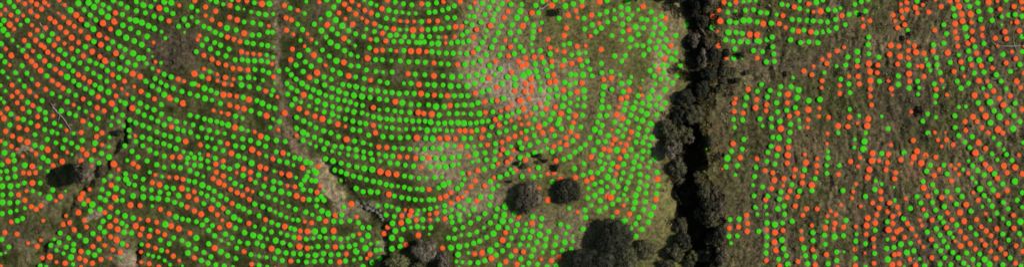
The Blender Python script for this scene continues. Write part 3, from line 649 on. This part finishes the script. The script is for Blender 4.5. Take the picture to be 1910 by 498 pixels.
def tubes_obj(name, tubes, material, parent=None):
    me = bpy.data.meshes.new(name)
    vs, fs = [], []
    for v, f in tubes:
        o = len(vs); vs += [tuple(p) for p in v]
        fs += [tuple(dict.fromkeys(i + o for i in q)) for q in f]
    me.from_pydata(vs, [], fs)
    me.polygons.foreach_set('use_smooth', np.ones(len(fs), bool))
    me.materials.append(material); me.update()
    ob = bpy.data.objects.new(name, me); COL.objects.link(ob)
    if parent is not None: ob.parent = parent
    return ob

def tree(name, px, py, rx, ry, h, kind, label, category='tree', group=None, leaves=None, leaf=(0.28, 0.6), lobes=9, low=0.18, deep=0.0):
    """crown of half-width rx, ry photo pixels whose middle the photo shows at px, py; h metres tall"""
    bx, by, bz = at(px, py, h * 0.55)
    bz = float(height(bx, by))
    root = empty(name, (bx, by, bz - 0.1))
    tag(root, label, category, group)
    RX, RY = rx * S * 0.97, ry * S * 0.97
    leaf = (min(leaf[0], 0.16 * RX), min(leaf[1], 0.32 * RX))
    L = []
    for i in range(lobes):
        a = 2 * math.pi * (i * 0.618 + random.random() * 0.4); r = random.uniform(0.62, 0.8) * math.sqrt((i + 0.4) / lobes)
        top = 1 - 0.5 * (r / 0.7) ** 2
        zc = h * (low + (0.74 - low) * top * random.uniform(0.6, 1.0))
        q = random.uniform(0.20, 0.42)
        L.append((RX * r * math.cos(a), RY * r * math.sin(a), zc, RX * q, RY * q, max(h * 0.26 * random.uniform(0.8, 1.1), 0.4)))
    if rx >= 19 and not 1230 < px < 1360:
        L.append((0, 0, h * 0.42, RX * 0.80, RY * 0.80, h * 0.40))
        L += [L[-1]] * 7
    n = leaves or int(900 + 46 * RX * RY * math.pi)
    which = rng.integers(0, len(L), n)
    LA = np.array(L)[which]
    d = rng.normal(0, 1, (n, 3)); d /= np.linalg.norm(d, axis=1)[:, None]
    d[:, 2] = np.where(rng.random(n) < 0.72, np.abs(d[:, 2]), d[:, 2])
    rad = 1.0 - 0.45 * rng.random(n) ** 2.2 + rng.normal(0, 0.04, n)
    bump = 1 + 0.16 * np.sin(d[:, 0] * 7 + which) * np.cos(d[:, 1] * 6 - which)
    p = LA[:, :3] + d * LA[:, 3:6] * (rad * bump)[:, None]
    p[:, 2] = np.maximum(p[:, 2], 0.15)
    s = rng.uniform(leaf[0], leaf[1], n)
    nrm = d + rng.normal(0, 0.65, (n, 3)); nrm /= np.linalg.norm(nrm, axis=1)[:, None]
    ref = rng.normal(0, 1, (n, 3))
    t1 = np.cross(nrm, ref); t1 /= np.linalg.norm(t1, axis=1)[:, None]
    t2 = np.cross(nrm, t1)
    t1 *= s[:, None]; t2 *= (s * rng.uniform(0.35, 0.6, n))[:, None]
    q = np.stack([p - t1 * 0.6, p - t2 + nrm * 0.04, p + t1 * 0.7, p + t2 + nrm * 0.04], 1).reshape(-1, 3)
    fq = np.arange(len(q)).reshape(-1, 4)
    # opaque lumpy cores added inside the crown for solid shadows, one per lobe
    cv, cf = [q], [fq]; off = len(q)
    th = np.linspace(0, 2 * np.pi, 9)[:-1]; ph_ = np.linspace(-1.3, 1.3, 6)
    for li, (lx, ly, lz, a_, b_, c_) in enumerate(dict.fromkeys(L)):
        T, P_ = np.meshgrid(th, ph_)
        w = 0.80 * (1 + 0.12 * np.sin(3 * T + li) * np.cos(2 * P_ + li))
        g = np.stack([lx + a_ * w * np.cos(T) * np.cos(P_), ly + b_ * w * np.sin(T) * np.cos(P_), np.maximum(lz + c_ * w * np.sin(P_), 0.1)], -1).reshape(-1, 3)
        ii = np.arange(48).reshape(6, 8)
        f4 = np.stack([ii[:-1], np.roll(ii, -1, 1)[:-1], np.roll(ii, -1, 1)[1:], ii[1:]], -1).reshape(-1, 4)
        cv.append(g); cf.append(f4 + off); off += 48
    mesh_obj('crown', np.concatenate(cv), np.concatenate(cf), M_LEAF[kind], root)
    tr = 0.035 * h + 0.06
    fork = np.array([0, 0, h * (low + 0.12)])
    tb = [tube([(0, 0, -0.6), (0.02 * h, 0, h * low * 0.5), fork], [tr * 1.35, tr, tr * 0.8])]
    for (lx, ly, lz, a_, b_, c_) in L[:9]:
        e = np.array([lx, ly, lz])
        mid_ = fork * 0.5 + e * 0.5 + np.array([0, 0, -0.05 * h])
        tb.append(tube([fork * 0.96, mid_, e], [tr * 0.6, tr * 0.38, tr * 0.12], 5))
    tubes_obj('trunk', tb, M_BARK, root)
    return root

TREES = [
    # name, px, py, rx, ry, height, leaves, label
    ('bush', 152, 325, 24, 23, 13.0, 'brown', 'round grey twiggy bush casting a long black shadow to its left'),
    ('bush', 988, 368, 28, 35, 5.0, 'brown', 'round grey brown bush, left one of the pair among the dots'),
    ('tree', 1059, 357, 29, 29, 5.0, 'dark', 'round dark green tree, right one of the pair among the dots'),
    ('tree', 1148, 447, 41, 46, 8.0, 'dark', 'tall dark tree at the top of the clump at the bottom edge'),
    ('tree', 1114, 497, 54, 44, 8.0, 'dark', 'broad dark tree cut off by the bottom edge, below left of the tallest'),
    ('tree', 1168, 488, 30, 32, 9.0, 'olive', 'dark olive tree cut off by the bottom edge, right side of the clump'),
    ('bush', 1203, 464, 24, 23, 4.0, 'olive', 'low olive bush standing right of the large dark tree clump'),
    ('bush', 792, 466, 29, 26, 4.8, 'grey', 'round grey tree with a black shadow at the bottom edge below the rows'),
    ('bush', 826, 487, 17, 24, 5.5, 'grey', 'narrow grey bush just right of the round grey tree at the bottom edge'),
    ('tree', 742, 488, 27, 17, 6.0, 'green', 'bright olive green tree at the bottom edge left of the round grey tree'),
    ('bush', 778, 497, 14, 8, 4.0, 'olive', 'small olive bush at the bottom edge under the round grey tree'),
    ('bush', 717, 490, 6, 9, 2.0, 'olive', 'narrow olive bush beside the ditch at the bottom edge'),
    ('bush', 1042, 24, 10, 9, 4.0, 'olive', 'small dark bush by itself near the top edge with a black shadow'),
    ('bush', 222, 247, 8, 8, 3.0, 'dark', 'small dark bush at the head of the ditch on the left'),
    ('bush', 188, 320, 9, 14, 2.4, 'brown', 'low brown bush close on the right of the grey bush'),
    ('bush', 226, 268, 6, 8, 2.0, 'dark', 'tiny dark bush just below the one at the ditch head'),
    ('bush', 1037, 313, 7, 7, 2.4, 'dark', 'tiny dark bush just above the dark round tree'),
    ('bush', 1002, 303, 10, 5, 1.6, 'brown', 'flat brown bush between the pale clay and the grey brown bush'),
    ('bush', 978, 310, 8, 6, 1.6, 'brown', 'flat brown bush directly above the grey brown bush'),
    ('bush', 1005, 290, 8, 4, 1.6, 'dark', 'flat leafy clump added as shade on the left end of the hollow above the paired trees'),  # this and the next three are added for the dark of shaded hollows
    ('bush', 1017, 300, 6, 4, 1.4, 'dark', 'flat leafy clump added as hollow shade, up and left of the tiny bush above the dark tree'),
    ('bush', 952, 338, 6, 3, 1.2, 'dark', 'tiny flat leafy clump added as hollow shade just left of the grey brown bush'),
    ('bush', 966, 304, 6, 4, 1.3, 'dark', 'flat leafy clump added as hollow shade at the upper left of the grey brown bush'),
    ('tree', 1186, -3, 9, 9, 5.0, 'dark', 'dark tree at the top edge, left of the black tree shadow'),
    ('tree', 1262, -8, 22, 16, 9.0, 'dark', 'dark tree cut off by the top edge with a black shadow on tan grass'),
    # the gully, from the top edge to the bottom edge
    ('tree', 1291, 12, 15, 16, 9.0, 'dark', 'dark tree at the top edge of the gully, left side'),
    ('tree', 1314, 6, 14, 16, 9.0, 'brown', 'brown twiggy tree at the top edge of the gully, right side'),
    ('tree', 1300, 40, 13, 13, 7.5, 'dark', 'dark tree in the gully below the two topmost ones'),
    ('bush', 1287, 76, 14, 12, 6.5, 'grey', 'rounded grey brown bush leaning out on the left gully bank'),
    ('tree', 1312, 82, 10, 10, 5.0, 'brown', 'brown bare looking tree right of the rounded grey gully bush'),
    ('tree', 1303, 108, 13, 16, 8.0, 'grey', 'grey twiggy tree in the gully below the rounded grey bush'),
    ('tree', 1323, 104, 12, 13, 6.0, 'dark', 'dark tree on the right gully bank beside the grey twiggy one'),
    ('tree', 1318, 138, 14, 14, 7.0, 'dark', 'dark tree where the gully bends, right of the bare tan point'),
    ('tree', 1343, 134, 12, 10, 3.2, 'olive', 'olive bush on the right bank where the gully bends'),
    ('tree', 1305, 168, 13, 16, 8.0, 'dark', 'dark narrow tree in the gully just below the bend'),
    ('tree', 1275, 182, 15, 14, 7.5, 'dark', 'dark tree at the upper end of the left bank thicket'),
    ('tree', 1288, 212, 18, 18, 9.0, 'olive', 'dark olive tree in the middle of the left bank thicket'),
    ('tree', 1262, 215, 15, 17, 7.5, 'dark', 'dark tree on the left rim of the gully below the thicket top'),
    ('tree', 1243, 242, 15, 16, 6.5, 'olive', 'olive tree farthest left in the gully thicket'),
    ('tree', 1266, 250, 19, 18, 9.0, 'olive', 'broad olive tree in the heart of the gully thicket'),
    ('tree', 1249, 278, 16, 17, 7.5, 'grey', 'greyish tree on the left rim low in the gully thicket'),
    ('tree', 1284, 258, 9, 9, 7.0, 'grey', 'small grey tree at the top of the blackest part of the gully'),
    ('tree', 1260, 312, 15, 17, 8.0, 'olive', 'olive tree below the thicket on the left rim'),
    ('tree', 1261, 336, 12, 11, 6.0, 'olive', 'lowest small olive tree of the left rim thicket'),
    ('tree', 1297, 336, 9, 12, 6.0, 'olive', 'olive tree standing on a spur on the right gully bank'),
    ('tree', 1309, 356, 13, 14, 7.5, 'olive', 'olive tree on the right bank just below the spur'),
    ('tree', 1316, 382, 13, 14, 8.0, 'dark', 'dark tree on the right bank beside the black gully shade'),
    ('tree', 1324, 410, 13, 15, 8.5, 'olive', 'dark olive tree halfway down the lower right gully bank'),
    ('tree', 1338, 388, 11, 14, 4.0, 'brown', 'brown scrubby tree behind the right bank of the gully'),
    ('tree', 1337, 436, 13, 15, 7.0, 'dark', 'dark tree low on the right gully bank'),
    ('tree', 1266, 424, 13, 20, 6.5, 'olive', 'olive tree at the end of the tan grass point on the left bank'),
    ('tree', 1270, 452, 16, 15, 7.0, 'dark', 'dark tree on the lower left gully bank'),
    ('tree', 1256, 470, 15, 15, 6.0, 'olive', 'olive tree farthest left on the lower gully bank'),
    ('tree', 1292, 478, 16, 14, 6.5, 'green', 'lighter green tree in the gully floor at the bottom edge'),
    ('tree', 1318, 474, 14, 14, 7.5, 'olive', 'olive tree right of the lighter green one at the bottom edge'),
    ('tree', 1242, 492, 15, 10, 4.5, 'olive', 'low olive tree on the bottom edge left of the gully'),
    ('tree', 1342, 476, 11, 16, 5.0, 'brown', 'brown scrubby tree at the bottom right end of the gully'),
    ('tree', 1300, 398, 9, 10, 7.0, 'olive', 'small olive tree leaning over the black gully shade'),
    ('tree', 1328, 360, 9, 10, 3.5, 'brown', 'small brown tree behind the right bank below the spur'),
    ('tree', 1320, 445, 10, 11, 6.5, 'olive', 'small olive tree in front of the dark one low on the right bank'),
    ('tree', 1276, 492, 12, 9, 5.0, 'dark', 'dark tree on the bottom edge in the gully'),
    # right of the gully
    ('bush', 1356, 100, 8, 8, 3.0, 'dark', 'dark shrub in the gap under the upper right rows, left of two'),
    ('bush', 1384, 103, 7, 6, 2.6, 'dark', 'dark shrub in the gap under the upper right rows, right of two'),
    ('bush', 1373, 150, 9, 7, 2.6, 'dark', 'dark shrub on the pale slope above the right hand rows'),
    ('bush', 1352, 118, 9, 7, 2.2, 'olive', 'low olive bush just right of the gully under the orange disc pair'),
    ('bush', 1366, 132, 10, 7, 2.4, 'olive', 'low olive bush above the dark shrub on the pale slope'),
    ('bush', 1350, 152, 9, 8, 2.2, 'brown', 'low brown bush left of the dark shrub on the pale slope'),
    ('bush', 1394, 136, 8, 6, 1.8, 'brown', 'low brown bush right of the dark shrub on the pale slope'),
    ('bush', 1338, 166, 8, 9, 2.2, 'olive', 'low olive bush on the right gully rim below the bend'),
    ('bush', 1466, 138, 4, 7, 2.2, 'dark', 'lone narrow dark shrub on the brown bare strip'),
    ('bush', 1719, 206, 5, 12, 2.4, 'dark', 'dark upright shrub on the rough slope between the dot columns'),
    ('bush', 1684, 72, 5, 6, 1.3, 'dark', 'small dark shrub below the orange cluster at the top right'),
    ('bush', 1606, 27, 4, 5, 1.1, 'dark', 'small dark shrub right of the upper right rows'),
    ('bush', 1697, 64, 5, 5, 1.2, 'brown', 'low brown shrub beside the dark one below the orange cluster'),
    ('bush', 1322, 262, 5, 12, 3.0, 'brown', 'brown shrub on the edge of the right gully bank'),
]
for (nm, px, py, rx, ry, h, kd, lb) in TREES:
    if 1236 < px < 1350 and py > 0: px, rx, ry = px + (9 if py < 135 else 4), rx * (1.05 if py < 135 else 1.28), ry * 1.28
    tree(nm, px, py, rx, ry, h, kd, lb, 'tree' if nm == 'tree' else 'bush', 'trees along the gully' if 1230 < px < 1350 and nm == 'tree' else None,
         leaf=(0.16, 0.36) if kd in ('grey', 'brown') else (0.2, 0.45), lobes=9 if rx < 12 else 16 if rx < 24 else 26)

# ------------------------------------------------------------------ rocks and dead wood
def rock(px, py, r, label):
    import bmesh
    bm = bmesh.new(); bmesh.ops.create_icosphere(bm, subdivisions=2, radius=1.0)
    sx, sy, sz = r * S * random.uniform(0.8, 1.3), r * S * random.uniform(0.7, 1.1), r * S * random.uniform(0.28, 0.45)
    ph = random.random() * 9
    for v in bm.verts:
        c = v.co.copy()
        k = 1 + 0.22 * math.sin(c.x * 3.1 + ph) * math.cos(c.y * 2.7 - ph) + 0.14 * math.sin(c.z * 4 + c.x * 5 + ph)
        v.co = (round(c.x * k * 3.2) / 3.2 * 0.35 * sx + c.x * k * 0.65 * sx, c.y * k * sy, c.z * k * sz)
    me = bpy.data.meshes.new('boulder'); bm.to_mesh(me); bm.free()
    me.materials.append(M_ROCK)
    o = bpy.data.objects.new('boulder', me); COL.objects.link(o)
    x, y, z = at(px, py)
    o.location = (x, y, z + sz * 0.25); o.rotation_euler = (0, 0, random.random() * 6.28)
    return tag(o, label, 'rock', 'rubble above the ditch')
ORD = ['first', 'second', 'third', 'fourth', 'fifth', 'sixth', 'seventh', 'eighth', 'ninth', 'tenth', 'eleventh', 'twelfth', 'thirteenth', 'fourteenth']
RUB = sorted([(666, 379, 6), (675, 384, 4), (680, 378, 4), (687, 386, 6), (690, 381, 3), (695, 391, 4), (701, 386, 4), (704, 395, 4), (711, 402, 4), (709, 392, 3), (684, 392, 3), (714, 409, 4)])
for i, (px, py, r) in enumerate(RUB):
    rock(px, py, r, f'pale rock, {ORD[i]} from the left in the rubble above the ditch')

def log(pts, r0, label, twigs=()):
    P = []
    for (px, py) in pts:
        x, y, z = at(px, py); P.append((float(x), float(y), float(z) + r0 * 0.7))
    P = np.array(P)
    root = empty('fallen_log', P[0] - np.array([0, 0, r0 * 0.7]))
    tag(root, label, 'log')
    fine = np.concatenate([P[i] + (P[i + 1] - P[i]) * np.linspace(0, 1, 5)[:-1, None] for i in range(len(P) - 1)] + [P[-1:]])
    fine[:, 2] = [float(height(a, b)) + r0 * 0.6 for a, b, _ in fine]
    fine[1:-1, :2] += rng.normal(0, 0.10, (len(fine) - 2, 2))
    fine -= P[0] - np.array([0, 0, r0 * 0.7])
    tubes_obj('stem', [tube(fine, list(np.linspace(r0, r0 * 0.5, len(fine))))], M_DEAD, root)
    for (ax, ay, bx, by) in twigs:
        x0, y0, z0 = at(ax, ay); x1, y1, z1 = at(bx, by)
        a = np.array([x0, y0, z0 + r0 * 0.6]) - np.array(root.location); b = np.array([x1, y1, z1 + 0.25]) - np.array(root.location)
        tubes_obj('branch', [tube([a, (a + b) / 2 + np.array([0, 0, 0.15]), b], [r0 * 0.55, r0 * 0.4, r0 * 0.15], 6)], M_DEAD, root)
    return root
log([(98, 200), (110, 212), (122, 226), (131, 240)], 0.34, 'bleached fallen log lying diagonally among the left hand dots', [(100, 198, 93, 192), (99, 199, 104, 193), (112, 216, 109, 225), (128, 234, 136, 233), (130, 238, 133, 244)])
log([(32, 281), (45, 280), (60, 280)], 0.3, 'short pale log lying level near the left edge', [(45, 280, 52, 287)])
log([(1856, 84), (1875, 87), (1897, 86), (1912, 87)], 0.28, 'thin pale fallen log lying level at the right edge', [(1892, 86, 1889, 66), (1892, 86, 1897, 95), (1858, 84, 1851, 80), (1866, 86, 1860, 92)])
log([(1005, 19), (1014, 14), (1024, 9)], 0.42, 'thick pale log lying beside the small dark bush near the top edge', [(1008, 17, 1004, 14)])
log([(74, 44), (78, 51), (86, 61)], 0.22, 'thin grey dead branch lying among orange dots at the top left', [(78, 51, 83, 49)])
log([(1298, 28), (1312, 45), (1336, 62)], 0.32, 'upper grey fallen trunk lying across the right bank of the gully', [(1312, 45, 1316, 38), (1322, 53, 1330, 50)])
log([(1296, 38), (1305, 52), (1320, 68)], 0.28, 'lower grey fallen trunk lying across the right bank of the gully', [(1305, 52, 1312, 52)])

# ------------------------------------------------------------------ planting markers: the round green and orange discs in the rows
def disc_mesh(name, radius, material):
    seg = 18
    prof = [(0.45, 0.115), (0.80, 0.10), (0.95, 0.075), (1.0, 0.02), (1.0, -0.55)]
    v = [(0, 0, 0.12)]; f = []
    for (r, z) in prof:
        for j in range(seg):
            t = 2 * math.pi * j / seg
            v.append((radius * r * math.cos(t), radius * r * math.sin(t), z))
    for j in range(seg):
        f.append((0, 1 + j, 1 + (j + 1) % seg))
    for i in range(len(prof) - 1):
        for j in range(seg):
            a = 1 + i * seg + j; b = 1 + i * seg + (j + 1) % seg
            f.append((a, a + seg, b + seg, b))
    me = bpy.data.meshes.new(name); me.from_pydata(v, [], f)
    me.polygons.foreach_set('use_smooth', np.ones(len(f), bool))
    me.materials.append(material); me.update()
    return me, np.array(v)

LAND = [
    ((332, 95), 'the bare brown brush patch'), ((116, 218), 'the bleached diagonal log'), ((148, 325), 'the grey bush with the black shadow'),
    ((220, 250), 'the small dark bush at the ditch head'), ((237, 478), 'the pale bank on the bottom edge'), ((70, 465), 'the dark ditch at the bottom left'),
    ((0, 0), 'the top left corner'), ((45, 280), 'the short pale log at the left edge'), ((0, 498), 'the bottom left corner'), ((518, 0), 'the top end of the dirt track'), ((518, 110), 'the middle of the dirt track'),
    ((532, 225), 'the bend in the dirt track'), ((618, 350), 'the long pale clay slip'), ((690, 388), 'the pale rock rubble'),
    ((793, 464), 'the round grey bottom edge tree'), ((740, 488), 'the bright olive bottom edge tree'), ((985, 165), 'the largest pale clay patch'),
    ((845, 300), 'the smaller pale clay patch'), ((985, 368), 'the grey brown bush of the pair'), ((1058, 358), 'the dark round tree of the pair'),
    ((1037, 22), 'the lone dark bush near the top'), ((1140, 440), 'the tall dark bottom edge tree'), ((1202, 464), 'the low olive bush'),
    ((1255, 250), 'the left bank gully thicket'), ((1258, 5), 'the dark top edge tree'), ((1287, 76), 'the rounded grey gully bush'),
    ((1356, 100), 'the left dark shrub under the upper right rows'), ((1500, 265), 'the bare brown mound right of the gully'), ((1716, 208), 'the dark upright shrub'),
    ((1738, 325), 'the reddish brown mound'), ((1880, 86), 'the thin pale log at the right edge'), ((1910, 498), 'the bottom right corner'),
    ((1679, 62), 'the small dark shrub below the orange cluster'), ((1606, 24), 'the small dark shrub right of the upper rows'), ((1466, 138), 'the lone narrow shrub on the brown strip'),
    ((740, 140), 'the brown scrub spot between the rows'), ((590, 15), 'the brown spot near the top edge'), ((1910, 0), 'the top right corner'), ((480, 498), 'the mid left of the bottom edge'),
    ((1585, 400), 'the tan patch low on the right hill'),
]
LP = np.array([l[0] for l in LAND], float)
SECT = ['right of', 'upper right of', 'above', 'upper left of', 'left of', 'lower left of', 'below', 'lower right of']
def nth(n):
    if n == 1: return 'nearest'
    suf = 'th' if 10 <= n % 100 <= 20 else {1: 'st', 2: 'nd', 3: 'rd'}.get(n % 10, 'th')
    return f'{n}{suf} nearest'
isG = np.array([d[2] == 'G' for d in dots]); rad_ = np.array([d[3] for d in dots])
dx, dy, dz = at(dp[:, 0], dp[:, 1])
dz = np.asarray(dz)
# sit each disc on the highest ground under it
for ox, oy in ((0.8, 0), (-0.8, 0), (0, 0.8), (0, -0.8)):
    dz = np.maximum(dz, height(dx + ox * rad_ * S, dy + oy * rad_ * S) - 0.03)

jit = rng.uniform(0.93, 1.06, len(dots))
for colour, word, mat, group in ((True, 'green', M_GREEN, 'green planting markers in the rows'), (False, 'orange', M_ORANGE, 'orange planting markers in the rows')):
    ids = np.where(isG == colour)[0]
    order = sorted(ids, key=lambda i: (-rad_[i], (i * 7919) % 3001))
    mesh_by = {}
    for i in order[:300]:
        s = dots[i][4]
        if s not in mesh_by: mesh_by[s] = disc_mesh('planting_marker', RAD[s] * S, mat)[0]
        o = bpy.data.objects.new(word + '_marker', mesh_by[s]); COL.objects.link(o)
        o.location = (dx[i], dy[i], dz[i]); o.scale = (jit[i], jit[i], 1)
        l = int(np.argmin(np.hypot(*(LP - dp[i]).T)))
        v = dp[ids] - LP[l]
        sec = np.round(np.arctan2(-v[:, 1], v[:, 0]) / (math.pi / 4)).astype(int) % 8
        dist = np.hypot(v[:, 0], v[:, 1])
        me_ = np.where(ids == i)[0][0]
        rank = int(np.sum((sec == sec[me_]) & (dist < dist[me_]))) + 1
        tag(o, f'{word} disc, {nth(rank)} {SECT[sec[me_]]} {LAND[l][1]}', word + ' marker', group)
    rest = order[300:]
    vs, fs = [], []
    off = 0
    for i in rest:
        s = dots[i][4]
        if ('v', s) not in mesh_by: mesh_by[('v', s)] = disc_mesh('tmp', RAD[s] * S, mat)
        me, v = mesh_by[('v', s)]
        vs.append(v * np.array([jit[i], jit[i], 1]) + np.array([dx[i], dy[i], dz[i]]))
        for p in me.polygons: fs.append([k + off for k in p.vertices])
        off += len(v)
    me = bpy.data.meshes.new('planting_markers'); me.from_pydata(np.concatenate(vs).tolist(), [], fs)
    me.polygons.foreach_set('use_smooth', np.ones(len(fs), bool)); me.materials.append(mat); me.update()
    o = bpy.data.objects.new(word + '_marker_field', me); COL.objects.link(o)
    tag(o, f'the many remaining {word} marker discs in the planted rows', 'markers', None, 'stuff')
for me in list(bpy.data.meshes):
    if me.users == 0: bpy.data.meshes.remove(me)
